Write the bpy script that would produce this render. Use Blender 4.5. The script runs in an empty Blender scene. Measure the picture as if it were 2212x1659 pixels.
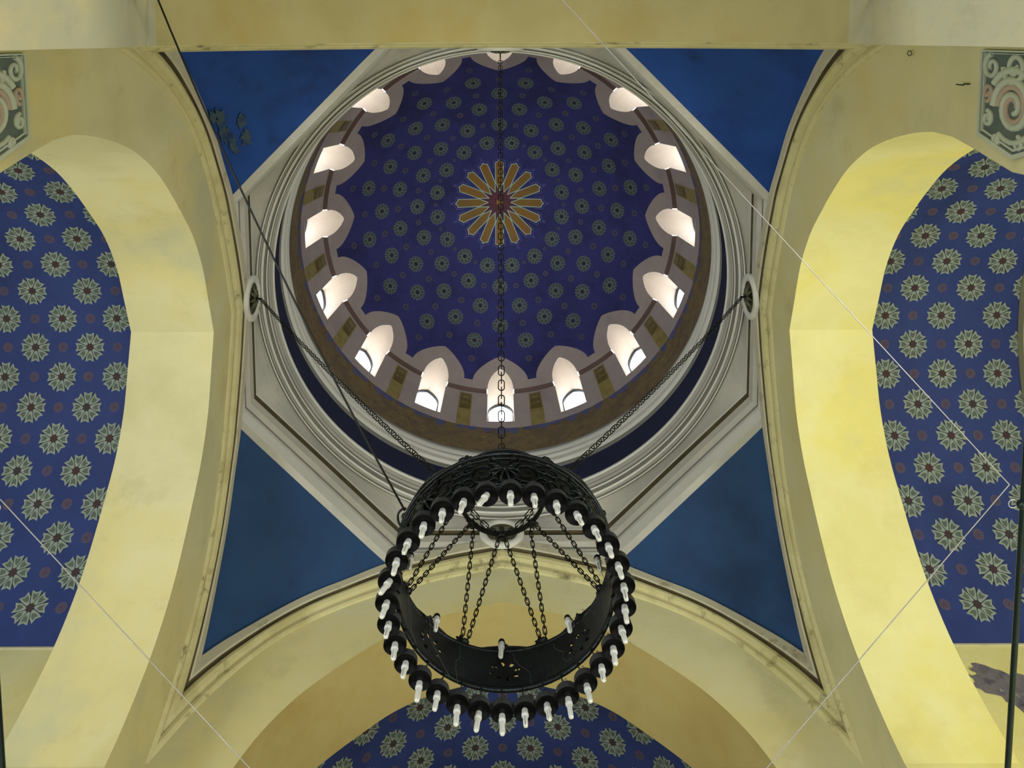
import bpy, bmesh, math, random
from math import sin, cos, pi, sqrt, atan2, hypot
from mathutils import Vector, Matrix
from mathutils.geometry import delaunay_2d_cdt
random.seed(7)
SC = bpy.context.scene
COL = SC.collection
S = 4.0            # metres per unit of drum radius
Z0 = 1.6           # eye height; heights below are counted from the eye in drum radii

def P(x, y, h):
    return Vector((S*x, S*y, Z0+S*h))

# ------------------------------------------------------------------ materials
def new_mat(name):
    m = bpy.data.materials.new(name); m.use_nodes = True
    nt = m.node_tree; nt.nodes.clear()
    out = nt.nodes.new('ShaderNodeOutputMaterial')
    b = nt.nodes.new('ShaderNodeBsdfPrincipled')
    nt.links.new(b.outputs[0], out.inputs[0])
    return m, nt, b

def lin(c):
    r = []
    for v in c:
        v /= 255.0
        r.append(v/12.92 if v <= 0.04045 else ((v+0.055)/1.055)**2.4)
    return (r[0], r[1], r[2], 1)

def mottled(name, cols, scale=1.0, rough=0.8, bump=0.1, detail=6, fine=40.0, metallic=0.0, stains=None, spec=0.3, stops=None, bdist=0.01):
    """patchy paint: several sRGB albedos mixed by noise, optional dark stains"""
    m, nt, b = new_mat(name)
    N = nt.nodes; L = nt.links
    tc = N.new('ShaderNodeTexCoord')
    n1 = N.new('ShaderNodeTexNoise'); n1.inputs['Scale'].default_value = scale
    n1.inputs['Detail'].default_value = detail; n1.inputs['Roughness'].default_value = 0.62
    L.new(tc.outputs['Object'], n1.inputs['Vector'])
    cr = N.new('ShaderNodeValToRGB')
    el = cr.color_ramp.elements
    k = len(cols)
    pos = stops or [0.33+0.34*i/max(1, k-1) for i in range(k)]
    el[0].position = pos[0]; el[0].color = lin(cols[0])
    el[1].position = pos[-1]; el[1].color = lin(cols[-1])
    for i in range(1, k-1):
        e = el.new(pos[i]); e.color = lin(cols[i])
    L.new(n1.outputs['Fac'], cr.inputs[0])
    last = cr.outputs[0]
    if stains:
        for (scol, sscale, lo, hi, amt) in stains:
            n2 = N.new('ShaderNodeTexNoise'); n2.inputs['Scale'].default_value = sscale
            n2.inputs['Detail'].default_value = 8; n2.inputs['Roughness'].default_value = 0.7
            mp = N.new('ShaderNodeMapping'); mp.inputs['Location'].default_value = (sscale*3.1, 7.7, 1.3)
            L.new(tc.outputs['Object'], mp.inputs[0]); L.new(mp.outputs[0], n2.inputs['Vector'])
            r2 = N.new('ShaderNodeMapRange'); r2.inputs[1].default_value = lo; r2.inputs[2].default_value = hi
            r2.inputs[3].default_value = 0; r2.inputs[4].default_value = amt
            L.new(n2.outputs['Fac'], r2.inputs[0])
            mx = N.new('ShaderNodeMixRGB'); mx.inputs[2].default_value = lin(scol)
            L.new(r2.outputs[0], mx.inputs[0]); L.new(last, mx.inputs[1]); last = mx.outputs[0]
    L.new(last, b.inputs['Base Color'])
    b.inputs['Roughness'].default_value = rough
    b.inputs['Metallic'].default_value = metallic
    b.inputs['Specular IOR Level'].default_value = spec
    if bump:
        n3 = N.new('ShaderNodeTexNoise'); n3.inputs['Scale'].default_value = fine; n3.inputs['Detail'].default_value = 4
        L.new(tc.outputs['Object'], n3.inputs['Vector'])
        bp = N.new('ShaderNodeBump'); bp.inputs['Strength'].default_value = bump; bp.inputs['Distance'].default_value = bdist
        L.new(n3.outputs['Fac'], bp.inputs['Height']); L.new(bp.outputs[0], b.inputs['Normal'])
    return m

M = {}
YC = [(198,194,150), (208,204,162), (206,198,142), (190,188,150)]
M['yellow'] = mottled('yellow_plaster', YC, 0.45, 0.75, 0.12, 5, 30, stains=[((150,142,96), 1.3, .56, .75, .35)])
M['yellow_r'] = mottled('yellow_plaster_right', [(218,214,146),(226,222,160),(224,216,132),(208,206,150)], 0.4, 0.75, 0.12, 5, 30, stains=[((206,196,132), 1.0, .5, .7, .5)])
M['ochre'] = mottled('ochre_plaster', [(176,158,98), (184,170,112), (172,150,86)], 0.5, 0.75, 0.12, 5, 30, stains=[((160,144,88), 1.1, .55, .75, .35)])
M['beam'] = mottled('beam_plaster', [(160,152,102),(168,160,112),(164,148,88)], 0.5, 0.75, 0.12, 5, 30, stains=[((150,138,88), 1.1, .55, .75, .4)])
M['pale'] = mottled('pale_patched_plaster', [(184,180,146),(172,172,148),(188,180,138)], 0.8, 0.8, 0.15, 6, 30, stains=[((140,144,122), 2.2, .55, .72, .5)])
M['mould'] = mottled('dirty_yellow_moulding', [(194,188,136),(204,198,150),(182,174,124)], 1.2, 0.8, 0.2, 6, 40, stains=[((84,76,44), 3.0, .56, .70, .8)])
M['cream'] = mottled('cream_moulding', [(186,182,158),(194,190,166)], 1.2, 0.8, 0.15, 6, 40, stains=[((108,98,66), 3.4, .56, .70, .6)])
M['grooveshade'] = mottled('groove_shade', [(72,66,46),(100,92,64)], 2.0, 0.9, 0.1)  # dark tone that paints shade into the moulding grooves
M['grey'] = mottled('grey_stucco', [(178,178,170),(188,186,176),(170,172,166)], 0.8, 0.7, 0.08, 5, 40, stains=[((128,124,108), 2.0, .58, .75, .4)])
M['greyd'] = mottled('grey_stucco_shade', [(126,126,120),(136,136,128)], 1.5, 0.8, 0.05)  # darker stucco, shade of the cornice recesses put into the colour
M['white'] = mottled('white_stucco', [(206,208,202),(216,216,208)], 1.2, 0.65, 0.06, 5, 40)
M['navy'] = mottled('navy_band_paint', [(24,30,56),(30,36,64),(22,26,46)], 1.0, 0.7, 0.1, stains=[((70,76,92), 9.0, .72, .78, .8)])
M['pteal'] = mottled('pendentive_teal', [(26,58,98),(32,66,108),(26,52,90)], 0.55, 0.75, 0.15, 5, 20, stains=[((20,34,66), 1.4, .56, .75, .5)])  # front pendentives are toned greyer and more teal than the back ones
M['pblue'] = mottled('pendentive_blue_paint', [(20,56,128),(28,70,146),(22,50,112)], 0.55, 0.75, 0.15, 5, 20, stains=[((14,30,70), 1.6, .58, .72, .55)])
M['dblue'] = mottled('dome_blue_paint', [(40,42,98),(47,49,108),(35,37,84)], 0.5, 0.75, 0.1, 6, 30, stains=[((28,28,66), 1.2, .52, .7, .6)])
M['vblue'] = mottled('vault_blue_paint', [(38,54,112),(44,60,120),(36,50,100)], 0.6, 0.7, 0.08, 5, 30, stains=[((80,88,110), 1.4, .66, .80, .5)])
M['pink'] = mottled('mauve_plaster', [(148,136,136),(156,144,142),(142,130,132)], 0.9, 0.8, 0.1, 5, 30)
M['reveal'] = mottled('window_reveal_plaster', [(214,198,182),(222,206,190)], 1.2, 0.8, 0.1, 4, 20, stains=[((190,168,148), 3, .6, .75, .5)])
M['ledge'] = mottled('ledge_shade_plaster', [(96,78,74),(104,86,82)], 1.2, 0.85, 0.05)  # mauve plaster darkened by colour to shade the ledge underside
M['brown'] = mottled('brown_painted_frieze', [(104,90,64),(118,100,68),(98,88,70),(112,88,60)], 2.4, 0.8, 0.1, 8, 30, stains=[((150,132,84), 6, .58, .7, .6), ((82,62,44), 9, .55, .65, .6)])
M['friezeblue'] = mottled('frieze_blue', [(76,80,118),(88,90,124)], 5, 0.8, 0.05)
M['gold'] = mottled('gold_panel_paint', [(128,114,66),(140,126,78),(118,102,56)], 4, 0.6, 0.1, 6)
M['golddark'] = mottled('gold_panel_dark', [(86,72,34),(98,84,42),(76,62,30)], 9, 0.6, 0.1, 8)
M['goldline'] = mottled('gold_panel_scroll', [(148,134,92),(134,118,74)], 6, 0.6, 0)
M['rpale'] = mottled('rosette_pale', [(132,146,140),(144,156,146)], 1.5, 0.7, 0.05)
M['rfill'] = mottled('rosette_fill', [(82,94,90),(90,102,94)], 2, 0.7, 0.05)
M['rdark'] = mottled('rosette_dark', [(56,54,60),(72,48,50)], 1.1, 0.8, 0)
M['rshade'] = mottled('rosette_outline', [(34,40,62),(40,46,70)], 1, 0.8, 0)
M['rdpale'] = mottled('dome_rosette_pale', [(92,104,106),(100,112,108)], 1.5, 0.7, 0.05)
M['rdfill'] = mottled('dome_rosette_fill', [(54,62,62),(62,70,66)], 2, 0.7, 0.05)
M['rddark'] = mottled('dome_rosette_dark', [(34,32,48),(42,34,46)], 1, 0.8, 0)
M['dot'] = mottled('small_rosette', [(74,72,104),(86,78,98)], 2, 0.8, 0)
M['dotd'] = mottled('small_rosette_heart', [(70,58,80),(80,58,70)], 2, 0.8, 0)
M['ddot'] = mottled('dome_small_rosette', [(74,72,98),(82,78,96)], 2, 0.8, 0)
M['stargold'] = mottled('star_gold', [(114,88,40),(126,94,38),(132,84,36)], 1.3, 0.6, 0.1, 5)
M['starline'] = mottled('star_outline', [(150,172,164),(160,180,168)], 2, 0.6, 0)
M['starlilac'] = mottled('star_lilac_line', [(92,88,156),(104,100,160)], 2, 0.6, 0)
M['starheart'] = mottled('star_heart', [(76,42,56),(90,50,58)], 6, 0.7, 0.1)
M['iron'] = mottled('black_iron', [(20,23,26),(34,40,43),(15,17,20)], 3, 0.38, 0.5, 6, 60, metallic=0.75, spec=0.5, bdist=0.006)
M['cupblack'] = mottled('cup_black', [(7,8,10),(11,12,15)], 5, 0.75, 0.1, spec=0.15)
M['cupside'] = mottled('cup_side', [(46,50,54),(64,68,70)], 6, 0.5, 0.2, metallic=0.4)
M['rod'] = mottled('green_black_rod', [(16,34,40),(22,42,46)], 3, 0.35, 0.1, metallic=0.5, spec=0.6)
M['socket'] = mottled('lamp_socket', [(170,176,176),(186,190,188)], 8, 0.45, 0)
M['chain'] = mottled('chain_iron', [(14,16,15),(24,26,24)], 8, 0.45, 0.1, metallic=0.6)
M['wire'] = mottled('bare_wire', [(190,190,196),(170,170,176)], 4, 0.35, 0, metallic=0.6)
M['wiregrey'] = mottled('grey_flex', [(52,56,56),(70,72,72)], 4, 0.5, 0)
M['cable'] = mottled('black_cable', [(10,12,12),(16,18,18)], 4, 0.5, 0)
M['bronze'] = mottled('dull_bronze', [(84,88,70),(104,104,82),(70,72,60)], 6, 0.55, 0.3, metallic=0.4)
M['carve'] = mottled('carved_stone', [(176,188,172),(188,196,180)], 3, 0.7, 0.2, 5, 50)
M['carveground'] = mottled('carved_ground', [(86,100,98),(98,112,108)], 4, 0.8, 0.1)
M['carvepink'] = mottled('carved_pink', [(170,156,142),(180,164,148)], 4, 0.7, 0.2)
M['bare'] = mottled('exposed_render', [(94,92,106),(120,116,124),(66,62,84)], 4, 0.9, 0.5, 8, 20, stains=[((190,170,160), 5, .62, .68, .8)])
M['peel'] = mottled('peeled_patch', [(34,58,98),(62,80,90),(28,50,92)], 5, 0.9, 0.6, 8, 20)
M['floor'] = mottled('floor_carpet', [(196,190,174),(208,200,184)], 1.5, 0.9, 0.2)
M['frame'] = mottled('black_window_frame', [(10,14,18),(16,20,24)], 4, 0.5, 0)

def glass_mat(name, mixv, col=(0.9,0.96,1,1), rough=0.1):
    m = bpy.data.materials.new(name); m.use_nodes = True
    nt = m.node_tree; nt.nodes.clear()
    out = nt.nodes.new('ShaderNodeOutputMaterial'); mix = nt.nodes.new('ShaderNodeMixShader')
    tr = nt.nodes.new('ShaderNodeBsdfTransparent'); tr.inputs[0].default_value = col
    gl = nt.nodes.new('ShaderNodeBsdfGlossy'); gl.inputs['Roughness'].default_value = rough
    mix.inputs[0].default_value = mixv
    nt.links.new(tr.outputs[0], mix.inputs[1]); nt.links.new(gl.outputs[0], mix.inputs[2]); nt.links.new(mix.outputs[0], out.inputs[0])
    return m
M['pane'] = glass_mat('window_glass', 0.06)

def tube_glass():
    m, nt, b = new_mat('lamp_tube_glass')
    b.inputs['Base Color'].default_value = lin((206,210,206)); b.inputs['Roughness'].default_value = 0.22
    b.inputs['Subsurface Weight'].default_value = 0.0
    b.inputs['Coat Weight'].default_value = 0.6
    b.inputs['Transmission Weight'].default_value = 0.12
    return m
M['tube'] = tube_glass()

# ------------------------------------------------------------------ mesh builder
class MB:
    def __init__(s): s.v = []; s.f = []; s.m = []; s.mats = []; s.sm = []
    def mi(s, mat):
        if mat not in s.mats: s.mats.append(mat)
        return s.mats.index(mat)
    def add(s, vs, fs, mat, smooth=False):
        o = len(s.v); k = s.mi(mat)
        s.v += [tuple(v) for v in vs]
        for f in fs: s.f.append([i+o for i in f]); s.m.append(k); s.sm.append(smooth)
    def grid(s, rows, mat, close=False, smooth=False, flip=False):
        n = len(rows[0]); vs = [p for r in rows for p in r]; fs = []
        for i in range(len(rows)-1):
            for j in range(n if close else n-1):
                a = i*n+j; b_ = i*n+(j+1) % n; c = (i+1)*n+(j+1) % n; d = (i+1)*n+j
                fs.append((a, d, c, b_) if flip else (a, b_, c, d))
        s.add(vs, fs, mat, smooth)
    def tube(s, pts, r, mat, n=6, cap=True, closed=False, smooth=True):
        pts = [Vector(p) for p in pts]; k = len(pts)
        rr = r if isinstance(r, (list, tuple)) else [r]*k
        rows = []
        up = None
        for i, p in enumerate(pts):
            if closed: t = pts[(i+1) % k]-pts[i-1]
            else: t = pts[min(i+1, k-1)]-pts[max(i-1, 0)]
            if t.length < 1e-9: t = Vector((0, 0, 1))
            t.normalize()
            if up is None:
                up = Vector((0, 0, 1)) if abs(t.z) < 0.9 else Vector((1, 0, 0))
            a = t.cross(up)
            if a.length < 1e-5: a = t.cross(Vector((0.3, 1, 0.2)))
            a.normalize(); b_ = a.cross(t).normalized(); up = b_
            rows.append([p+(a*cos(2*pi*j/n)+b_*sin(2*pi*j/n))*rr[i] for j in range(n)])
        if closed: rows.append(rows[0])
        s.grid(rows, mat, close=True, smooth=smooth)
        if cap and not closed:
            s.add(rows[0], [tuple(range(n))], mat); s.add(rows[-1], [tuple(reversed(range(n)))], mat)
    def lathe(s, prof, mat, n=32, c=(0, 0, 0), smooth=True, M4=None):
        rows = []
        for (r, z) in prof:
            row = [Vector((c[0]+r*cos(2*pi*j/n), c[1]+r*sin(2*pi*j/n), c[2]+z)) for j in range(n)]
            if M4: row = [M4 @ p for p in row]
            rows.append(row)
        s.grid(rows, mat, close=True, smooth=smooth)
    def ball(s, c, r, mat, n=10, sc=(1, 1, 1)):
        rows = []
        for i in range(n//2+1):
            a = pi*i/(n//2)
            rows.append([Vector((c[0]+sc[0]*r*sin(a)*cos(2*pi*j/n), c[1]+sc[1]*r*sin(a)*sin(2*pi*j/n), c[2]+sc[2]*r*cos(a))) for j in range(n)])
        s.grid(rows, mat, close=True, smooth=True)
    def mesh(s, name):
        me = bpy.data.meshes.new(name)
        me.from_pydata(s.v, [], s.f)
        for m in s.mats: me.materials.append(m)
        me.polygons.foreach_set('material_index', s.m)
        me.polygons.foreach_set('use_smooth', s.sm)
        me.update()
        return me
    def build(s, name, parent=None, loc=None):
        o = bpy.data.objects.new(name, s.mesh(name)); COL.objects.link(o)
        if parent: o.parent = parent
        if loc: o.location = loc
        return o

def tag(o, label, cat, group=None, kind=None):
    o['label'] = label; o['category'] = cat
    if group: o['group'] = group
    if kind: o['kind'] = kind
    return o
def struct(o, label, cat='structure'):
    return tag(o, label, cat, None, 'structure')
def empty(name, loc=(0, 0, 0)):
    o = bpy.data.objects.new(name, None); COL.objects.link(o); o.location = loc
    o.empty_display_size = 0.1
    return o

def interp(tab, x):
    if x <= tab[0][0]: return tab[0][1]
    for (a, b), (c, d) in zip(tab, tab[1:]):
        if x <= c: return b+(d-b)*(x-a)/(c-a)
    return tab[-1][1]

def smoothpts(pts, sub=4):
    """Catmull-Rom through 2D points"""
    out = []
    n = len(pts)
    for i in range(n-1):
        p0 = pts[max(i-1, 0)]; p1 = pts[i]; p2 = pts[i+1]; p3 = pts[min(i+2, n-1)]
        for k in range(sub):
            t = k/sub
            out.append(tuple(0.5*((2*p1[d])+(-p0[d]+p2[d])*t+(2*p0[d]-5*p1[d]+4*p2[d]-p3[d])*t*t+(-p0[d]+3*p1[d]-3*p2[d]+p3[d])*t**3) for d in (0, 1)))
    out.append(pts[-1])
    return out

# ------------------------------------------------------------------ sides of the bay
# side: (outward unit, lateral unit)
SIDES = {'left': ((-1, 0), (0, 1)), 'right': ((1, 0), (0, 1)), 'front': ((0, 1), (1, 0)), 'back': ((0, -1), (1, 0))}
def side_pt(side):
    (ox, oy), (lx, ly) = SIDES[side]
    return lambda d, l, h: P(ox*d+lx*l, oy*d+ly*l, h)

HF = -Z0/S         # floor height in units
I_UP = [(0, 2.706), (.12, 2.668), (.25, 2.625), (.37, 2.555), (.46, 2.475), (.55, 2.385), (.63, 2.29), (.70, 2.17), (.745, 2.05), (.775, 1.93), (.787, 1.85)]
I_DN = [(.785, 1.77), (.772, 1.70), (.742, 1.56), (.745, 1.45), (.77, 1.38), (.77, 0.6), (.77, HF)]
O_TAB = [(0, 2.89), (.2, 2.832), (.4, 2.757), (.5, 2.712), (.6, 2.652), (.69, 2.583), (.77, 2.50), (.84, 2.40), (.90, 2.29), (.95, 2.17), (.99, 2.05)]
L_TAB = [(0, 3.04), (.2, 2.985), (.42, 2.895), (.5, 2.848), (.57, 2.80), (.67, 2.735), (.76, 2.66), (.87, 2.55), (.93, 2.485), (.985, 2.41)]
FD, BD, VD = .99, 1.2745, 1.868
def O_h(l): return interp(smO, l)
def L_h(l): return interp(smL, l)
smO = smoothpts(O_TAB, 4); smL = smoothpts(L_TAB, 4)
VR, VC = .885, 1.962
VL = .823
VH = VC+sqrt(VR*VR-VL*VL)
Icurve = smoothpts(I_UP, 4)+I_DN

def arch_wall(side):
    pt = side_pt(side); mb = MB()
    yel = {'left': M['yellow'], 'right': M['yellow_r'], 'front': M['ochre'], 'back': M['beam']}[side]
    nU = len(smoothpts(I_UP, 4))
    for sg in (-1, 1):
        I = Icurve
        # outer boundary of the flat face, matched point by point
        Q = []
        tot = nU-1
        for i, (l, h) in enumerate(I):
            if i <= tot:
                lo = .99*min(1.0, (i/tot)*1.0)
                Q.append((lo, O_h(lo)))
            else: Q.append((.99, min(h, 2.0)))
        rows = []
        for k in range(5):
            t = k/4
            rows.append([pt(FD, sg*(a[0]+(b[0]-a[0])*t), a[1]+(b[1]-a[1])*t) for a, b in zip(I, Q)])
        mb.grid(rows, M['yellow'] if side != 'front' else M['yellow'])
        # intrados
        rows = []; nd = 6
        for k in range(nd+1):
            d = FD+(BD-FD)*k/nd
            rows.append([pt(d, sg*l, h) for l, h in I[:nU]])
        mb.grid(rows, yel, smooth=True)
        rows = []
        for k in range(nd+1):
            d = FD+(BD-FD)*k/nd
            rows.append([pt(d, sg*l, h) for l, h in I[nU-1:]])
        mb.grid(rows, M['pale'] if side == 'back' else yel, smooth=True)
        # back face up to the vault of the neighbouring bay
        V = []
        for i, (l, h) in enumerate(I):
            if i <= tot:
                a = (pi/2)*(1-i/tot)*1.0+math.asin((VH-VC)/VR)*(i/tot)
                V.append((VR*cos(a), VC+VR*sin(a)))
            else: V.append((VL, min(h, VH)))
        V = [(a+.01*(a > .0), b+.01) for a, b in V]
        mb.grid([[pt(BD, sg*l, h) for l, h in I], [pt(BD, sg*l, h) for l, h in V]], yel)
        # archivolt mouldings: cross profile (t across, protrusion p from the face)
        prof = [(0, 0), (.03, .006), (.10, .010), (.20, .009), (.25, .004), (.29, .006), (.34, .016), (.44, .021), (.54, .019), (.60, .014), (.64, .009), (.69, .008), (.705, .018), (.73, .023), (.98, .024), (1.0, .02), (1.0, -.02)]
        nn = 40
        def mrow(t, p):
            r = []
            for i in range(nn+1):
                l = (FD-p)*i/nn
                ho, hl = O_h(l), L_h(l)
                r.append(pt(FD-p, sg*l, ho+(hl-ho)*t))
            return r
        for j in range(len(prof)-1):
            t0, p0 = prof[j]; t1, p1 = prof[j+1]
            mat = M['grooveshade'] if 10 <= j <= 11 else (M['cream'] if j > 11 else M['mould'])
            mb.grid([mrow(t0, p0), mrow(t1, p1)], mat, smooth=True)
    o = mb.build('wall_'+side)
    names = {'left': 'left arch wall with pale yellow pointed soffit and grimy archivolt moulding',
             'right': 'right arch wall with bright lemon yellow pointed soffit and stained archivolt',
             'front': 'ochre pointed arch at the bottom of the view behind the chandelier',
             'back': 'yellow arch soffit running straight across the top of the view'}
    struct(o, names[side], 'arch')
    return o
for sd in SIDES: arch_wall(sd)

# ------------------------------------------------------------------ rosettes
def poly2d_fill(mb, pts, mapf, off, mat):
    """pts: polygon in local 2D; fan from centroid, mapped on the surface"""
    cx = sum(p[0] for p in pts)/len(pts); cy = sum(p[1] for p in pts)/len(pts)
    vs = [mapf(cx, cy, off)]+[mapf(a, b, off) for a, b in pts]
    n = len(pts)
    mb.add(vs, [(0, i+1, (i+1) % n+1) for i in range(n)], mat)

PETAL = [(1.0, .285), (.87, 0), (1.0, -.285), (.80, -.27), (.62, -.255), (.34, -.13), (.22, .03), (.28, .13), (.58, .215), (.80, .26)]
PFILL = [(.84, .175), (.76, 0), (.84, -.165), (.58, -.155), (.41, -.03), (.56, .115)]
def rosette(mb, mapf, R, rot, mats, lay=0.0010, shade=True):
    pale, fill, dark, shd = mats
    if shade:
        ring = [(R*.90*cos(2*pi*k/24), R*.90*sin(2*pi*k/24)) for k in range(24)]
        inner = [(R*.45*cos(2*pi*k/24), R*.45*sin(2*pi*k/24)) for k in range(24)]
        mb.grid([[mapf(a, b, lay*.5) for a, b in ring], [mapf(a, b, lay*.5) for a, b in inner]], shd, close=True)
        poly2d_fill(mb, inner, mapf, lay*.5, shd)
    for k in range(8):
        a = rot+k*pi/4; c, s_ = cos(a), sin(a)
        tr = lambda q: (R*(q[0]*c-q[1]*s_), R*(q[0]*s_+q[1]*c))
        poly2d_fill(mb, [tr(q) for q in PETAL], mapf, lay, pale)
        poly2d_fill(mb, [tr(q) for q in PFILL], mapf, lay*1.5, fill)
        poly2d_fill(mb, [tr(q) for q in ((.30, .135), (.62, .235), (.62, .265), (.28, .175))], mapf, lay*1.5, shd)
    poly2d_fill(mb, [(R*.25*cos(rot+pi/8+2*pi*k/8), R*.25*sin(rot+pi/8+2*pi*k/8)) for k in range(8)], mapf, lay*1.7, dark)

def dotros(mb, mapf, R, mats, lay=0.0010):
    pale, dark = mats
    pts = []
    for k in range(24):
        r = R*(1.0 if k % 2 else .90)
        pts.append((r*cos(2*pi*k/24), r*sin(2*pi*k/24)))
    poly2d_fill(mb, pts, mapf, lay, pale)
    for k in range(8):
        a = 2*pi*k/8
        poly2d_fill(mb, [(R*(x*cos(a)-y*sin(a)), R*(x*sin(a)+y*cos(a))) for x, y in ((.30, .03), (.62, .13), (.62, -.05), (.30, -.06))], mapf, lay*1.5, dark)
    poly2d_fill(mb, [(R*.22*cos(2*pi*k/8), R*.22*sin(2*pi*k/8)) for k in range(8)], mapf, lay*1.5, dark)

# ------------------------------------------------------------------ star painted vaults of the four neighbouring bays
def vault(side, idx):
    pt = side_pt(side); mb = MB()
    a0 = math.acos(VL/VR)
    def vp(d, s, off=0.0):       # s: arc length from the crown
        a = s/VR
        r = VR-off
        return pt(d, r*sin(a), VC+r*cos(a))
    smax = VR*(pi/2-a0)
    ns, nd = 48, 6
    rows = [[vp(BD+(VD-BD)*k/nd, -smax+2*smax*j/ns) for j in range(ns+1)] for k in range(nd+1)]
    mb.grid(rows, M['vblue'], smooth=True)
    mats = (M['rpale'], M['rfill'], M['rdark'], M['rshade'])
    dx = .1 if side in ('left', 'right') else .1045
    base = 1.487 if side in ('left', 'right') else 1.470
    ds = .1045
    for i in range(-3, 6):
        d = base+i*dx
        if not (BD-.03 < d < VD+.03): continue
        for j in range(-9, 10):
            s_ = j*ds
            if abs(s_) > smax-.012: continue
            big = ((i+j) % 2 == 1)
            jit = random.uniform(-.003, .003)
            mf = lambda a, b, off, d=d, s_=s_, jit=jit: vp(max(BD+.001, min(VD-.001, d+a+jit)), max(-smax, min(smax, s_+b)), off)
            if big: rosette(mb, mf, .0525, pi/8*0, mats)
            else:
                if random.random() < .94: dotros(mb, mf, .0185, (M['dot'], M['dotd']))
    o = mb.build('ceiling_'+side)
    struct(o, {'left': 'dark blue vault with grey star rosettes beyond the left arch', 'right': 'dark blue vault with grey star rosettes beyond the right arch',
               'front': 'dark blue vault with star rosettes beyond the far arch behind the lower lamps', 'back': 'star painted vault behind the camera'}[side], 'vault')
    # side walls, end arch and end wall of the bay
    mb = MB()
    yel = {'left': M['yellow'], 'right': M['yellow_r'], 'front': M['ochre'], 'back': M['ochre']}[side]
    nh = 10
    for sg in (-1, 1):
        rows = [[pt(d, sg*VL, VH-(VH-HF)*j/nh) for j in range(nh+1)] for d in (BD, VD)]
        mb.grid(rows, yel)
        # small fillet under the vault edge
        mb.grid([[pt(d, sg*(VL-.004), VH) for d in (BD, VD)], [pt(d, sg*(VL-.004), VH-.006) for d in (BD, VD)], [pt(d, sg*VL, VH-.006) for d in (BD, VD)]], M['cream'])
    cur = [(sg_l*1.0, h) for sg_l, h in [(-(VL), HF), (-(VL), VH)]]
    out = [(-VL, HF)]+[(VR*sin((-smax+2*smax*j/ns)/VR), VC+VR*cos((-smax+2*smax*j/ns)/VR)) for j in range(ns+1)]+[(VL, HF)]
    k = .965
    inn = [(l*k, HF if h == HF else VC+(h-VC)*k) for l, h in out]
    mb.grid([[pt(VD, l, h) for l, h in out], [pt(VD, l, h) for l, h in inn], [pt(VD+.30, l, h) for l, h in inn]], M['pale'])
    n = len(inn)
    mb.add([pt(VD+.30, l, h) for l, h in inn], [tuple(range(n))], M['pale'])
    o = mb.build('wall_%s_bay' % side)
    struct(o, {'left': 'pale yellow lower wall beneath the left star vault', 'right': 'yellow lower wall with bare render patch beneath the right star vault',
               'front': 'ochre wall beneath the far star vault', 'back': 'wall beneath the vault behind the camera'}[side], 'wall')
for i, sd in enumerate(SIDES): vault(sd, i)

fl = MB()
E_ = 2.3
fl.add([P(-E_, -E_, HF), P(E_, -E_, HF), P(E_, E_, HF), P(-E_, E_, HF)], [(0, 1, 2, 3)], M['floor'])
struct(fl.build('floor'), 'floor of the hall far below', 'floor')

# ------------------------------------------------------------------ pendentives
def pendentive(sx, sy, name, label):
    mb = MB()
    n, mseg = 18, 14
    rows = []
    for i in range(n+1):
        l = .40+(.984-.40)*i/n
        h = L_h(l)+.002
        if i == 0: h = 2.92
        D = .984
        a = Vector((D, l, h)); b = Vector((l, D, h))
        row = []
        for j in range(mseg+1):
            v = j/mseg
            p = a.lerp(b, v)
            bul = .02*sin(pi*v)*sin(pi*i/n)
            row.append(P(sx*(p.x+bul), sy*(p.y+bul), p.z))
        rows.append(row)
    mb.grid(rows, M['pblue'] if sy < 0 else M['pteal'], smooth=True)
    # filler above the sides, behind the octagon rim
    if (sx, sy) == (-1, -1):
        # peeled paint patches
        def pm(l, v, off):
            i = (l-.40)/(.984-.40)
            h = L_h(l)+.002; p = Vector((.974, l, h)).lerp(Vector((l, .974, h)), v)
            bul = .02*sin(pi*v)*sin(pi*i)-off
            return P(sx*(p.x+bul), sy*(p.y+bul), p.z)
        rnd = random.Random(3)
        for (cl, cv, rl, rv) in ((.66, .10, .045, .05), (.60, .13, .05, .03), (.70, .14, .03, .04), (.56, .22, .03, .035), (.62, .26, .02, .05), (.73, .06, .025, .035)):
            pts = []
            for k in range(18):
                r = 1+rnd.uniform(-.45, .35); a = 2*pi*k/18
                pts.append((cl+rl*r*cos(a), max(.01, cv+rv*r*sin(a))))
            poly2d_fill(mb, pts, pm, .002, M['peel'])
    o = mb.build(name)
    struct(o, label, 'pendentive')
pendentive(-1, -1, 'ceiling_pendentive_back_left', 'bright blue corner pendentive at upper left with peeling patch')
pendentive(1, -1, 'ceiling_pendentive_back_right', 'bright blue corner pendentive at upper right')
pendentive(-1, 1, 'ceiling_pendentive_front_left', 'deep teal blue corner pendentive at lower left')
pendentive(1, 1, 'ceiling_pendentive_front_right', 'deep blue corner pendentive at lower right')

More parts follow.
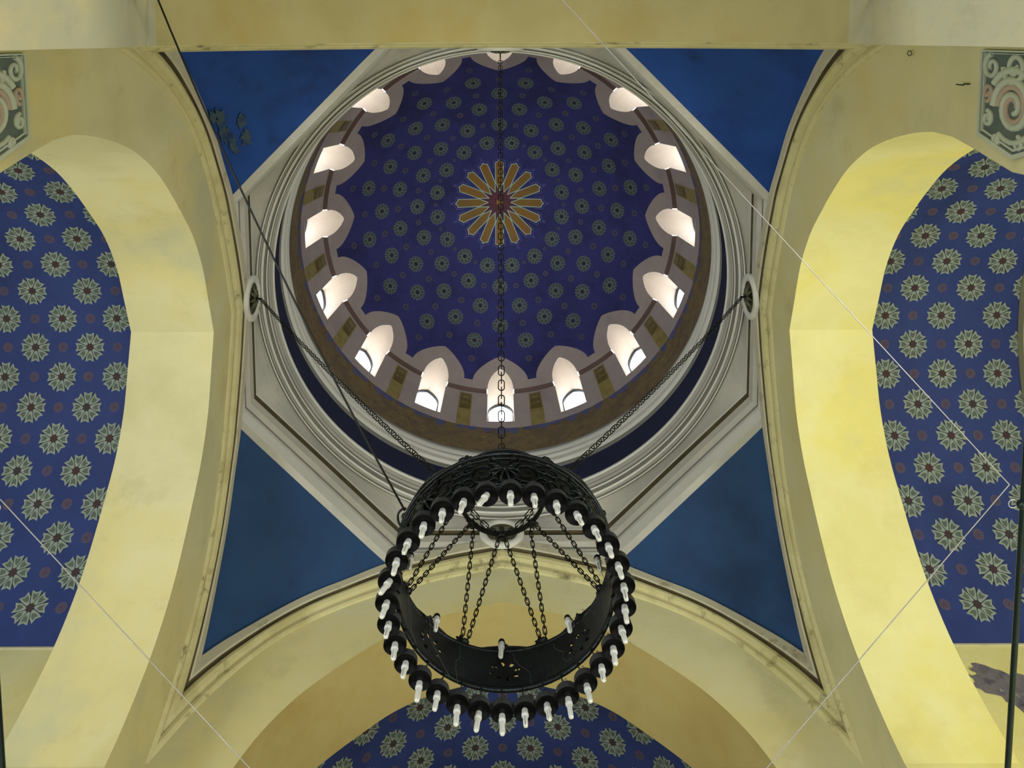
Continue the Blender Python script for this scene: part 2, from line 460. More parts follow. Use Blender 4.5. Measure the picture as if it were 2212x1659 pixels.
# ------------------------------------------------------------------ octagon, cornices, drum
NA = 160
def octr(rho, k):
    a = 2*pi*k/NA
    q = (a+pi/8) % (pi/4)-pi/8
    return rho/cos(q)
def ringrow(kind, r, h):
    row = []
    for k in range(NA):
        a = 2*pi*k/NA
        rr = octr(r, k) if kind == 'o' else r
        hh = h
        if kind == 'o':
            q = (a+pi/8) % (pi/4)-pi/8
            if int(round((a-q)/(pi/4))) % 2 == 0:      # a side carried by an arch: start above its moulding
                hh = max(h, L_h(abs(rr*sin(q)))-.004)
        row.append(P(rr*cos(a), rr*sin(a), hh))
    return row
def sweep(prof, name, label, cat='moulding'):
    mb = MB()
    for (k0, r0, h0, m0), (k1, r1, h1, m1) in zip(prof, prof[1:]):
        rows = [ringrow(k0, r0, h0)]
        if k0 != k1:
            for t in (.25, .5, .75):
                A = ringrow(k0, r0, h0); B = ringrow(k1, r1, h1)
                rows.append([a.lerp(b, t) for a, b in zip(A, B)])
        rows.append(ringrow(k1, r1, h1))
        mb.grid(rows, m1, close=True, smooth=(k0 == k1 == 'c') and abs(h1-h0) < .06)
    return struct(mb.build(name), label, cat)
g, w, gd = M['grey'], M['white'], M['greyd']
dk = M['greyd']; gr = M['grooveshade']
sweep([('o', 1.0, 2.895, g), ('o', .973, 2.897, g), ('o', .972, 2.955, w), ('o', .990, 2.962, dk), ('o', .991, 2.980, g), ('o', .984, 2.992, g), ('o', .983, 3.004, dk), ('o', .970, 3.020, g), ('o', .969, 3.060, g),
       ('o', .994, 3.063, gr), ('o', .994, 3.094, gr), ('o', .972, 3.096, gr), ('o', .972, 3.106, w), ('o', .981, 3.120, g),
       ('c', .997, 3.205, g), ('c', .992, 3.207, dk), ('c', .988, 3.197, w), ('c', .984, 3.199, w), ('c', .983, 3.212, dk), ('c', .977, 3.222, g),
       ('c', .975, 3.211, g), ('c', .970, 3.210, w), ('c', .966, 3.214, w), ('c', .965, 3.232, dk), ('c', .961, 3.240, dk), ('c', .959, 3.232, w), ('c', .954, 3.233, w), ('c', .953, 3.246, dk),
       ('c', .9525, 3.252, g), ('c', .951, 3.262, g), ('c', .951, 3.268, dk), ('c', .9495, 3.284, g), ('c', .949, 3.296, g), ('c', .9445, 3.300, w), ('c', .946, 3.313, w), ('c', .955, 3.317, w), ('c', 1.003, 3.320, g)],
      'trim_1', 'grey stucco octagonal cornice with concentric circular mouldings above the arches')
sweep([('c', 1.003, 3.320, g), ('c', .9945, 3.548, M['navy']), ('c', .991, 3.550, M['navy'])], 'wall_drum_neck', 'dark navy painted band between the two cornices', 'wall')
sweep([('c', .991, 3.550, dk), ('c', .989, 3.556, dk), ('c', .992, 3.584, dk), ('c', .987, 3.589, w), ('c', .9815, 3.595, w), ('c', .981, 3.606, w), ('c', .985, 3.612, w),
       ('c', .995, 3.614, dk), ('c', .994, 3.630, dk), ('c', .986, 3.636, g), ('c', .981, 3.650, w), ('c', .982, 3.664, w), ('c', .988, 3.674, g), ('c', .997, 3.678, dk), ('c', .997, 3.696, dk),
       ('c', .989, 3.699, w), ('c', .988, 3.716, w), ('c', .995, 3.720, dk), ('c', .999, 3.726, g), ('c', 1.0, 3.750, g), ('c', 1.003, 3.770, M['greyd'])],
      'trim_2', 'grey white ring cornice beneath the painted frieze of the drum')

WW = .0715                 # window half width
HS, HT = 4.079, 4.325      # sill and springing
def wall_r(h): return 1.003+.008*(h-3.77)/.25 if h < 4.02 else 1.011-(1.011-.964)*(h-4.02)/(HT-4.02)
drum = MB()
rows = [ringrow('c', wall_r(h), h) for h in (3.770, 3.82, 3.88, 3.94, 3.998)]
drum.grid(rows, M['brown'], close=True, smooth=True)
rows = [ringrow('c', wall_r(h), h) for h in (3.998, 4.026)]
drum.grid(rows, M['brown'], close=True, smooth=True)
rows = [ringrow('c', wall_r(h), h) for h in (4.026, 4.05, HS)]
drum.grid(rows, M['pink'], close=True, smooth=True)
NW = 16
for k in range(NW):
    tc = 2*pi*k/NW
    for sg in (-1, 1):
        rows = []
        hs = [HS+(HT-HS)*i/6 for i in range(7)]
        for h in hs:
            r = wall_r(h); tw = math.asin(WW/r)
            rows.append([P(r*sin(tc+sg*(tw+(pi/NW-tw)*j/6)), r*cos(tc+sg*(tw+(pi/NW-tw)*j/6)), h) for j in range(7)])
        drum.grid(rows, M['pink'], smooth=True)
        rr = [(wall_r(HT), HT), (.9645, 4.329), (.9420, 4.333), (.940, 4.338)]
        rows = []
        for r, h in rr:
            tw = math.asin((WW+.004)/r)
            rows.append([P(r*sin(tc+sg*(tw+(pi/NW-tw)*j/6)), r*cos(tc+sg*(tw+(pi/NW-tw)*j/6)), h) for j in range(7)])
        drum.grid(rows, M['ledge'])
# blue scallops on the upper edge of the frieze
rnd = random.Random(5)
for k in range(84):
    a = 2*pi*(k+rnd.uniform(-.25, .25))/84
    hw = rnd.uniform(.026, .042); dp = rnd.uniform(.035, .075)
    pts = [(-hw, 0)]+[(-hw*cos(pi*i/8)*rnd.uniform(.8, 1.1), -dp*sin(pi*i/8)*rnd.uniform(.75, 1.1)) for i in range(1, 8)]+[(hw, 0)]
    mf = lambda x, y, off, a=a: P((wall_r(4.024+y)-off)*sin(a+x), (wall_r(4.024+y)-off)*cos(a+x), 4.024+y)
    poly2d_fill(drum, pts, mf, .0015, M['friezeblue'])
# painted gold panels between the windows
for k in range(NW):
    a = 2*pi*(k+.5)/NW
    mf = lambda x, y, off, a=a: P((wall_r(y)-off)*sin(a+x), (wall_r(y)-off)*cos(a+x), y)
    def quadstrip(x0, x1, y0, y1, off, mat, n=8):
        rows = [[mf(x0+(x1-x0)*j/4, y0+(y1-y0)*i/n, off) for j in range(5)] for i in range(n+1)]
        drum.grid(rows, mat)
    quadstrip(-.037, .037, 4.028, 4.308, .0012, M['gold'])
    quadstrip(-.030, .030, 4.165, 4.300, .0020, M['golddark'])
    for sg in (-1, 1):
        for (cy, r0, tn) in ((4.265, .014, 1.4), (4.215, .012, 1.3)):
            pts = []
            for i in range(16):
                t = i/15; an = pi/2+sg*tn*2*pi*t; r = r0*(1-.75*t)
                pts.append((sg*.013+r*cos(an), cy+r*sin(an)))
            for p, q in zip(pts, pts[1:]):
                dx, dy = q[0]-p[0], q[1]-p[1]; L_ = hypot(dx, dy) or 1; nx, ny = -dy/L_*.0013, dx/L_*.0013
                drum.add([mf(p[0]+nx, p[1]+ny, .003), mf(p[0]-nx, p[1]-ny, .003), mf(q[0]-nx, q[1]-ny, .003), mf(q[0]+nx, q[1]+ny, .003)], [(0, 1, 2, 3)], M['goldline'])
struct(drum.build('wall_drum'), 'mauve drum wall with gold panels between the windows over a brown frieze', 'wall')

# ------------------------------------------------------------------ dome
CR, CC = 1.078, 3.802
def cap_h(r): return CC+sqrt(CR*CR-r*r)
H_SP = cap_h(.940)
ZT = cap_h(.868)-H_SP
RO = (ZT*ZT+WW*WW)/(2*WW)
def open_w(h):
    z = h-H_SP
    if z >= ZT: return 0
    if z <= 0: return WW
    return max(0, sqrt(RO*RO-z*z)-(RO-WW))
RB, RT = .914, .8205
HB, HTP = cap_h(RB), cap_h(RT)
FW = .154
def frame_w(h):
    s_ = (h-HB)/(HTP-HB)
    if s_ >= 1: return 0
    return FW*(1-max(0, s_)**1.75)**.78
def cap_r(h): return sqrt(max(0, CR*CR-(h-CC)**2))
verts = []; edges = []; 
def addloop(pts, closed=True):
    o = len(verts)
    verts.extend([Vector(p) for p in pts])
    n = len(pts)
    for i in range(n if closed else n-1): edges.append((o+i, o+(i+1) % n))
def loc2pl(x, r, k):   # window-local lateral x and plan radius r -> plan
    a = 2*pi*k/NW; y = sqrt(max(0, r*r-x*x))
    return (x*cos(a)+y*sin(a), -x*sin(a)+y*cos(a))
addloop([(.940*cos(2*pi*i/160), .940*sin(2*pi*i/160)) for i in range(160)])
blue_loop = []
for k in range(NW):
    op = []
    for i in range(13):
        h = H_SP+ZT*i/12; op.append((-open_w(h), cap_r(h)))
    for i in range(11, -1, -1):
        h = H_SP+ZT*i/12; op.append((open_w(h), cap_r(h)))
    addloop([loc2pl(x, r, k) for x, r in op], False)
    fr = []
    for i in range(17):
        h = HB+(HTP-HB)*i/16; fr.append((-frame_w(h), cap_r(h)))
    for i in range(15, -1, -1):
        h = HB+(HTP-HB)*i/16; fr.append((frame_w(h), cap_r(h)))
    blue_loop += [loc2pl(x, r, k) for x, r in fr]
addloop(blue_loop)
for r in [.04*i for i in range(1, 23)]:
    n = max(8, int(150*r/.9))
    for i in range(n): verts.append(Vector((r*cos(2*pi*(i+.5)/n), r*sin(2*pi*(i+.5)/n))))
res = delaunay_2d_cdt(verts, edges, [], 0, 1e-5)
vo, fo = res[0], res[2]
dome = MB()
V3 = [P(v[0], v[1], cap_h(min(.9401, hypot(v[0], v[1])))) for v in vo]
fb, fp = [], []
for f in fo:
    cx = sum(vo[i][0] for i in f)/3; cy = sum(vo[i][1] for i in f)/3
    r = hypot(cx, cy)
    if r > .9405: continue
    a = atan2(cx, cy); k = round(a/(2*pi/NW)); da = a-k*2*pi/NW
    lx = r*sin(da); h = cap_h(min(r, .94))
    ow = open_w(h)
    if abs(lx) < ow*0.999 and h < H_SP+ZT: continue
    p0, p1, p2 = (vo[i] for i in f)
    if abs((p1[0]-p0[0])*(p2[1]-p0[1])-(p2[0]-p0[0])*(p1[1]-p0[1])) < 1e-9: continue
    inpink = (h < HB) or (abs(lx) < frame_w(h))
    (fp if inpink else fb).append(tuple(f))
dome.add(V3, fb, M['dblue'], True)
dome.add(V3, fp, M['pink'], True)
def dome_map(r0, a0):
    al0 = math.asin(r0/CR)
    def mf(u, v, off):
        al = al0+u/CR; ph = a0+v/(CR*max(.08, sin(al0)))
        R = CR-off
        return P(R*sin(al)*sin(ph), R*sin(al)*cos(ph), CC+R*cos(al))
    return mf
dm = (M['rdpale'], M['rdfill'], M['rddark'], M['rshade'])
for r, ph in ((.762, .5), (.684, 0), (.598, .5), (.491, 0), (.381, .5)):
    for k in range(NW):
        rosette(dome, dome_map(r, 2*pi*(k+ph)/NW), .0475, pi/8*0, dm)
for r, ph, rr in ((.838, .5, .020), (.770, 0, .020), (.684, .5, .020), (.598, 0, .020), (.494, .5, .017), (.385, 0, .012)):
    for k in range(NW):
        dotros(dome, dome_map(r, 2*pi*(k+ph)/NW), rr, (M['ddot'], M['rddark']))
# central sixteen-petal star
def flatmap(x, y, off):
    r = hypot(x, y); R = CR-off
    return P(x*R/CR, y*R/CR, CC+sqrt(max(0, R*R-(x*x+y*y)*(R/CR)**2)))
def strokeloop(mb, pts, wd, mapf, off, mat, closed=True):
    n = len(pts)
    nn = n if closed else n-1
    for i in range(nn):
        p, q = pts[i], pts[(i+1) % n]
        L_ = hypot(q[0]-p[0], q[1]-p[1]) or 1
        tx, ty = (q[0]-p[0])/L_, (q[1]-p[1])/L_
        nx, ny = -ty*wd, tx*wd; ex, ey = tx*wd*.8, ty*wd*.8
        k = max(1, int(L_/.03))
        for j in range(k):
            a = (p[0]-ex+(q[0]-p[0]+2*ex)*j/k, p[1]-ey+(q[1]-p[1]+2*ey)*j/k); b = (p[0]-ex+(q[0]-p[0]+2*ex)*(j+1)/k, p[1]-ey+(q[1]-p[1]+2*ey)*(j+1)/k)
            mb.add([mapf(a[0]+nx, a[1]+ny, off), mapf(a[0]-nx, a[1]-ny, off), mapf(b[0]-nx, b[1]-ny, off), mapf(b[0]+nx, b[1]+ny, off)], [(0, 1, 2, 3)], mat)
disc = [(.102*cos(2*pi*k/32), .102*sin(2*pi*k/32)) for k in range(32)]
poly2d_fill(dome, [(.115*cos(2*pi*k/32), .115*sin(2*pi*k/32)) for k in range(32)], flatmap, .0008, M['rddark'])
poly2d_fill(dome, disc, flatmap, .0014, M['starheart'])
poly2d_fill(dome, [(.020*cos(2*pi*k/12), .020*sin(2*pi*k/12)) for k in range(12)], flatmap, .0022, M['stargold'])
for k in range(16):
    a = 2*pi*k/16; c, s_ = cos(a), sin(a)
    tr = lambda q: (q[0]*s_+q[1]*c, q[0]*c-q[1]*s_)
    w0 = .0245
    body = [(.268, 0), (.256, .012), (.252, w0), (.125, w0*.95), (.070, 0), (.125, -w0*.95), (.252, -w0), (.256, -.012)]
    for a_, b_ in ((.070, .125), (.125, .165), (.165, .21), (.21, .252)):
        wa = 0 if a_ == .070 else w0
        dome.add([flatmap(*tr((a_, wa)), .0018), flatmap(*tr((a_, -wa)), .0018), flatmap(*tr((b_, -w0)), .0018), flatmap(*tr((b_, w0)), .0018)], [(0, 1, 2, 3)], M['stargold'])
    poly2d_fill(dome, [tr(q) for q in [(.252, w0), (.256, .012), (.268, 0), (.256, -.012), (.252, -w0)]], flatmap, .0018, M['stargold'])
    strokeloop(dome, [tr(q) for q in body], .0026, flatmap, .0030+.0002*(k % 2), M['starline'])
    outl = [(.215, .036), (.262, .036), (.268, .018), (.288, 0), (.268, -.018), (.262, -.036), (.215, -.036)]
    strokeloop(dome, [tr(q) for q in outl], .0012, flatmap, .0012, M['starlilac'], False)
    strokeloop(dome, [tr((.294+.006*cos(2*pi*j/8), .006*sin(2*pi*j/8))) for j in range(8)], .0011, flatmap, .0012, M['starlilac'])
struct(dome.build('ceiling_dome'), 'midnight blue dome with a gold sixteen-petal star and rings of grey rosettes', 'dome')

# ------------------------------------------------------------------ sixteen windows
RD = 1.085
def win_mesh():
    rv = MB()
    prof = [(-WW, HS+(HT-HS)*i/5) for i in range(6)]
    prof += [(-open_w(H_SP+ZT*i/10), H_SP+ZT*i/10) for i in range(0, 11)]
    prof += [(-x, h) for x, h in reversed(prof[:-1])]
    def yin(x, h):
        r = wall_r(h) if h <= HT+.001 else cap_r(h)
        return sqrt(max(0, r*r-x*x))
    loop = prof
    nd = 5
    rows = []
    for k in range(nd+1):
        t = k/nd
        rows.append([Vector((S*x, S*(yin(x, h)*(1-t)+RD*t), Z0+S*h)) for x, h in loop])
    # sides and soffit
    rv.grid(rows, M['reveal'], smooth=False)
    # sill
    rv.grid([[Vector((S*x, S*(sqrt(1.0-x*x)*(1-t)+RD*t), Z0+S*HS)) for x in (-WW, -WW/2, 0, WW/2, WW)] for t in (0, .5, 1)], M['reveal'])
    fr = MB()
    b = .0075
    inn = []
    for x, h in loop:
        cxx, chh = 0, 4.2
        k = 1-b/hypot(x-cxx, h-chh)
        inn.append((x*k, chh+(h-chh)*k))
    a = [Vector((S*x, S*RD, Z0+S*h)) for x, h in loop]
    bb = [Vector((S*x, S*RD, Z0+S*h)) for x, h in inn]
    c = [Vector((S*x, S*(RD-.012), Z0+S*h)) for x, h in inn]
    d = [Vector((S*x*.999, S*(RD-.012), Z0+S*h)) for x, h in loop]
    fr.grid([a, bb, c, d], M['frame'])
    pn = MB()
    n = len(inn)
    pn.add([Vector((S*x, S*(RD-.004), Z0+S*h)) for x, h in inn], [tuple(range(n))], M['pane'])
    return rv.mesh('window_reveal'), fr.mesh('window_frame'), pn.mesh('window_pane')
rvm, frm, pnm = win_mesh()
for k in range(NW):
    w_ = bpy.data.objects.new('window_%d' % (k+1), rvm); COL.objects.link(w_)
    w_.rotation_euler = (0, 0, -2*pi*k/NW)
    pos = ['at the bottom centre, crossed by the chain', 'first right of the bottom centre', 'second right of the bottom centre', 'at the lower right', 'at the far right',
           'at the upper right', 'second right of the top centre', 'first right of the top centre', 'at the top centre, half hidden by the medallion', 'first left of the top centre',
           'second left of the top centre', 'at the upper left', 'at the far left', 'at the lower left', 'second left of the bottom centre', 'first left of the bottom centre'][k]
    struct(w_, 'pointed drum window in a bright reveal, '+pos, 'window')
    w_['group'] = 'pointed windows around the drum'
    for nm, me in (('window_frame', frm), ('window_pane', pnm)):
        c = bpy.data.objects.new(nm, me); COL.objects.link(c); c.parent = w_

# ------------------------------------------------------------------ chains
def link_pts(L_, W_, n=14):
    pts = []
    r = W_/2; hl = L_/2-r
    for i in range(n):
        a = 2*pi*(i+.5)/n
        pts.append((r*cos(a), (hl if sin(a) > 0 else -hl)+r*sin(a)))
    return pts
def chain(mb, path, pitch, L_, W_, wire, mat, nt=5, n=12, twist=0.0):
    """path: list of points; links laid along it"""
    path = [Vector(p) for p in path]
    seg = [(path[i+1]-path[i]).length for i in range(len(path)-1)]
    tot = sum(seg); cnt = max(1, round(tot/pitch)); 
    lp = link_pts(L_, W_, n)
    for i in range(cnt):
        s_ = (i+.5)*tot/cnt; k = 0
        while k < len(seg)-1 and s_ > seg[k]: s_ -= seg[k]; k += 1
        t = (path[k+1]-path[k]).normalized()
        c = path[k]+t*s_
        up = Vector((0, .55, .83))
        a = t.cross(up).normalized(); b = t.cross(a).normalized()
        an = twist+(0 if i % 2 else pi/2)
        u = a*cos(an)+b*sin(an)
        mb.tube([c+u*x+t*y for x, y in lp], wire, mat, n=nt, closed=True)
def sagline(p0, p1, sag, n=14):
    p0, p1 = Vector(p0), Vector(p1)
    return [p0.lerp(p1, i/n)+Vector((0, 0, -sag*4*(i/n)*(1-i/n))) for i in range(n+1)]

# ------------------------------------------------------------------ chandelier
HC = 1.356
ch = empty('chandelier', P(0, 0, HC))
ch.rotation_euler = (.0282, -.0175, 0)
tag(ch, 'big black iron ring chandelier with lamp cups hanging below the dome', 'chandelier')
def Lc(x, y, h): return Vector((S*x, S*y, S*(h-HC)))
PH = -.037
# band with pierced flower openings
band = MB()
SEC = pi/4
def band_prof(h):
    t = (h-1.392)/(1.490-1.392)
    return .1975+.0085*t+.002*sin(pi*t)
pet = []
for k in range(8):
    a = 2*pi*k/8+.2
    cx_, cy_ = .0205*cos(a)*1.15, .0205*sin(a)
    pet.append([(cx_+.0068*cos(a)*cos(b)-.0044*sin(a)*sin(b), cy_+.0068*sin(a)*cos(b)+.0044*cos(a)*sin(b)) for b in [2*pi*j/8 for j in range(8)]])
R0 = .2
vv = []; ee = []
hw = SEC*R0/2; H0, H1 = 1.396, 1.486; HM = 1.437
nb = 12; nv = 6
bd = [(-hw+2*hw*i/nb, H0) for i in range(nb)]+[(hw, H0+(H1-H0)*i/nv) for i in range(nv)]+[(hw-2*hw*i/nb, H1) for i in range(nb)]+[(-hw, H1-(H1-H0)*i/nv) for i in range(nv)]
def al(pts):
    o = len(vv); vv.extend([Vector(p) for p in pts]); n = len(pts)
    for i in range(n): ee.append((o+i, o+(i+1) % n))
al(bd)
for p in pet: al([(x, HM+y) for x, y in p])
for i in range(1, nb):
    for j in range(1, nv):
        x, y = -hw+2*hw*i/nb, H0+(H1-H0)*j/nv
        if hypot(x, y-HM) > .034: vv.append(Vector((x, y)))
rs = delaunay_2d_cdt(vv, ee, [], 0, 1e-6)
def inpoly(p, poly):
    c = False; n = len(poly)
    for i in range(n):
        a, b = poly[i], poly[(i+1) % n]
        if (a[1] > p[1]) != (b[1] > p[1]) and p[0] < (b[0]-a[0])*(p[1]-a[1])/(b[1]-a[1])+a[0]: c = not c
    return c
keep = []
for f in rs[2]:
    c = (sum(rs[0][i][0] for i in f)/3, sum(rs[0][i][1] for i in f)/3)
    if any(inpoly((c[0], c[1]-HM), p) for p in pet): continue
    keep.append(tuple(f))
for s8 in range(8):
    a0 = s8*SEC
    for off, fl_ in ((0, False), (-.003, True)):
        V_ = []
        for v in rs[0]:
            a = a0+v[0]/R0; r = band_prof(v[1])+off
            V_.append(Lc(r*sin(a), r*cos(a), v[1]))
        band.add(V_, [f[::-1] if fl_ else f for f in keep], M['iron'], True)
    for p in pet:
        rows = []
        for off in (0, -.003):
            rows.append([Lc((band_prof(HM+y)+off)*sin(a0+x/R0), (band_prof(HM+y)+off)*cos(a0+x/R0), HM+y) for x, y in p])
        band.grid(rows, M['iron'], close=True)
band.build('band', ch)
def torus(mb, R, h, r, mat, n=72, m=8, sz=1.0):
    rows = []
    for j in range(m+1):
        b = 2*pi*j/m
        rows.append([Lc((R+r*cos(b))*sin(2*pi*i/n), (R+r*cos(b))*cos(2*pi*i/n), h+r*sz*sin(b)) for i in range(n)])
    mb.grid(rows, mat, close=True, smooth=True)
rim = MB(); torus(rim, .2075, 1.493, .0042, M['iron']); torus(rim, .2065, 1.480, .0022, M['iron'])
rim.build('upper_rim', ch)
rim = MB(); torus(rim, .1985, 1.392, .0042, M['iron'], sz=1.3); torus(rim, .2005, 1.405, .0022, M['iron']); torus(rim, .2135, 1.376, .0022, M['iron'])
rim.build('lower_rim', ch)
# cast scrolls on the outside of the band
scr = MB()
def bandp(a, h, off): return Lc((band_prof(h)+off)*sin(a), (band_prof(h)+off)*cos(a), h)
for s8 in range(8):
    a0 = s8*SEC
    for sg in (-1, 1):
        for (ca, hh, r0, tn, dr, st) in ((.195, 1.440, .030, 1.8, 1, pi), (.335, 1.462, .016, 1.3, -1, 0), (.335, 1.420, .016, 1.3, 1, 0), (.09, 1.470, .012, 1.2, -1, pi/2), (.09, 1.412, .012, 1.2, 1, -pi/2)):
            pts = []; rad = []
            for i in range(22):
                t = i/21; an = st+dr*tn*2*pi*t; r = r0*(1-.82*t)
                pts.append(bandp(a0+sg*(ca+r*cos(an)/R0), hh+r*sin(an), .0022)); rad.append(S*(.0022-.0010*t))
            scr.tube(pts, rad, M['iron'], n=5)
    for k in range(10):
        an = 2*pi*k/10
        pts = [bandp(a0+rr*cos(an)/R0, 1.440+rr*sin(an), o_) for rr, o_ in ((.004, .004), (.012, .007), (.022, .005), (.029, .001))]
        scr.tube(pts, [S*.002, S*.0034, S*.003, S*.0008], M['iron'], n=5)
    scr.ball(bandp(a0, 1.440, .005), S*.005, M['iron'])
scr.build('scroll_ornament', ch)
# leaf finials on the upper rim
def leaf(mb, a, r, h, wd, ht):
    prof = [(-1, 0), (-.75, .35), (-.95, .55), (-.45, .6), (-.3, .85), (0, 1), (.3, .85), (.45, .6), (.95, .55), (.75, .35), (1, 0)]
    f_ = [Lc(r*sin(a+x*wd/r), r*cos(a+x*wd/r), h+y*ht) for x, y in prof]
    b_ = [Lc((r-.003)*sin(a+x*wd/r), (r-.003)*cos(a+x*wd/r), h+y*ht) for x, y in prof]
    n = len(prof)
    mb.add(f_, [tuple(range(n))], M['iron']); mb.add(b_, [tuple(reversed(range(n)))], M['iron'])
    mb.grid([f_, b_], M['iron'], close=True)
for k in range(8):
    lf = MB(); leaf(lf, k*SEC+pi/8*.9, .2075, 1.494, .011, .020); lf.build('leaf_finial', ch)
for k in range(8):
    lf = MB()
    pts = [Lc(.2085*sin(k*SEC+x/.2085), .2085*cos(k*SEC+x/.2085), 1.496+.011*(1-(x/.05)**2)) for x in [-.05+.1*i/12 for i in range(13)]]
    base = [Lc(.2085*sin(k*SEC+x/.2085), .2085*cos(k*SEC+x/.2085), 1.494) for x in [-.05+.1*i/12 for i in range(13)]]
    lf.tube(pts, S*.0022, M['iron'], n=5)
    lf.grid([base, pts], M['iron'])
    leaf(lf, k*SEC, .2090, 1.500, .008, .018)
    lf.build('crest', ch)
# spreader ring
HN, RN = 1.693, .0934
sr = MB(); torus(sr, RN, HN, .0052, M['iron'], 64, 6, 1.4); sr.build('spreader_ring', ch)
for k in range(8):
    a = k*SEC
    kb = MB(); c = Lc(RN*sin(a), RN*cos(a), HN-.006)
    kb.ball(c, S*.010, M['iron'], 10, (1, 1, .8)); kb.ball(c-Vector((0, 0, S*.009)), S*.005, M['iron'], 8)
    for j in range(5):
        an = 2*pi*j/5
        kb.tube([c, c+Vector((S*.010*cos(an), S*.010*sin(an), S*.003)), c+Vector((S*.015*cos(an), S*.015*sin(an), -S*.002))], [S*.004, S*.003, S*.001], M['iron'], n=5)
    kb.build('ring_knob', ch)
for k in range(8):
    for sg in (-1, 1):
        a = k*SEC; b = a+sg*SEC/2
        cmb = MB()
        chain(cmb, [Lc(RN*sin(a+sg*.06), RN*cos(a+sg*.06), HN-.012), Lc(.205*sin(b-sg*.025), .205*cos(b-sg*.025), 1.500)], .041, .060, .028, .0052, M['chain'], 5, 10)
        cmb.build('spreader_chain', ch)
for sg in (-1, 1):
    cmb = MB()
    chain(cmb, sagline(Lc(sg*RN, 0, HN), Lc(sg*.012, RN*.92, HN-.012), .05, 8), .06, .088, .040, .0050, M['chain'], 5, 12)
    cmb.build('slack_chain', ch)
for k in range(8):
    a = (k+.5)*SEC
    lg = MB(); c = Lc(.2055*sin(a), .2055*cos(a), 1.498)
    lg.ball(c, S*.0065, M['iron'], 8, (1.5, 1.5, .9)); lg.build('chain_lug', ch)

# lamp cups with bulbs
RC_, HCUP = .212, 1.356
cupr = S*.0206
cm = MB()
cm.lathe([(0.004, S*.0175), (S*.007, S*.0172), (S*.0165, S*.0148), (cupr*.97, S*.0135), (cupr, S*.0122), (cupr, S*.0012), (cupr*1.015, 0)], M['cupside'], 28)
cm.lathe([(cupr*1.015, 0), (cupr*.96, 0), (cupr*.95, S*.006), (S*.008, S*.008), (0.0, S*.008)], M['cupblack'], 28)
cm.lathe([(S*.0052, S*.008), (S*.0052, -S*.0008), (0, -S*.0008)], M['cupblack'], 14)
cup_me = cm.mesh('lamp_cup')
def bulb_mesh(kind):
    b = MB()
    r = S*.0058; drop = -S*.0075 if kind == 2 else 0
    if kind == 2: b.lathe([(r*.75, S*.002), (r*.75, -S*.0085)], M['cupblack'], 12)
    b.lathe([(0, S*.003+drop), (r*.9, S*.003+drop), (r, S*.001+drop), (r, -S*.0045+drop), (r*1.14, -S*.006+drop), (r*1.14, -S*.0105+drop), (r*.8, -S*.0115+drop), (0, -S*.0115+drop)], M['socket'], 14)
    nt = 3 if kind else 2
    for k in range(nt):
        a = pi*k/nt*1.0+.3
        ox, oy = cos(a)*S*.0030, sin(a)*S*.0030
        tr = S*.0020
        z0, z1 = -S*.0105+drop, -S*(.0285, .0310, .0330)[kind]+drop
        pts = [(ox, oy, z0), (ox, oy, z1)]
        for i in range(1, 6):
            an = pi*i/6
            pts.append((ox*cos(an), oy*cos(an), z1-sin(an)*S*.0026))
        pts += [(-ox, -oy, z1), (-ox, -oy, z0)]
        b.tube(pts, tr, M['tube'], n=7)
    return b.mesh('lamp_bulb')
bulbs = [bulb_mesh(0), bulb_mesh(1), bulb_mesh(2)]
# lean of each bulb (x, y) in radians where the photograph shows it
lean = {17: (0, .45), 18: (0, .12), 16: (0, 0), 15: (0, -.05), 13: (0, -.22), 12: (0, -.2), 23: (0, .42), 24: (0, .2), 31: (0, .12), 21: (0, .15), 20: (0, .05)}
rnd = random.Random(11)
arm_me = MB()
arm_me.tube([(0, S*-.014, S*.036), (0, S*-.020, S*.026), (0, S*-.012, S*.020), (0, S*.002, S*.022), (0, 0, S*.016)], S*.0016, M['iron'], n=5)
arm_me.tube([(0.012+.012*cos(2*pi*i/10), S*-.008, S*.026+.016*sin(2*pi*i/10)) for i in range(10)], .0022, M['chain'], n=4, closed=True)
arm_me = arm_me.mesh('cup_hanger')
for k in range(32):
    a = 2*pi*k/32+PH
    cu = bpy.data.objects.new('lamp_cup', cup_me); COL.objects.link(cu); cu.parent = ch
    cu.location = Lc(RC_*sin(a), RC_*cos(a), HCUP); cu.rotation_euler = (rnd.uniform(-.05, .05), rnd.uniform(-.05, .05), -a)
    hg = bpy.data.objects.new('cup_hanger', arm_me); COL.objects.link(hg); hg.parent = ch
    hg.location = cu.location; hg.rotation_euler = (0, 0, -a)
    bu = bpy.data.objects.new('lamp_bulb', bulbs[2 if k in (0, 3, 4, 28, 30, 31) else int(rnd.random() < .4)]); COL.objects.link(bu); bu.parent = cu
    lx, ly = lean.get(k, (rnd.uniform(-.05, .05), rnd.uniform(-.05, .06)))
    mt = Matrix.Rotation(a, 4, 'Z') @ (Matrix.Rotation(lx, 4, 'X') @ Matrix.Rotation(ly, 4, 'Y') @ Matrix.Rotation(rnd.uniform(0, 3), 4, 'Z'))
    bu.rotation_euler = mt.to_euler(); bu.location = (0, 0, S*.001)
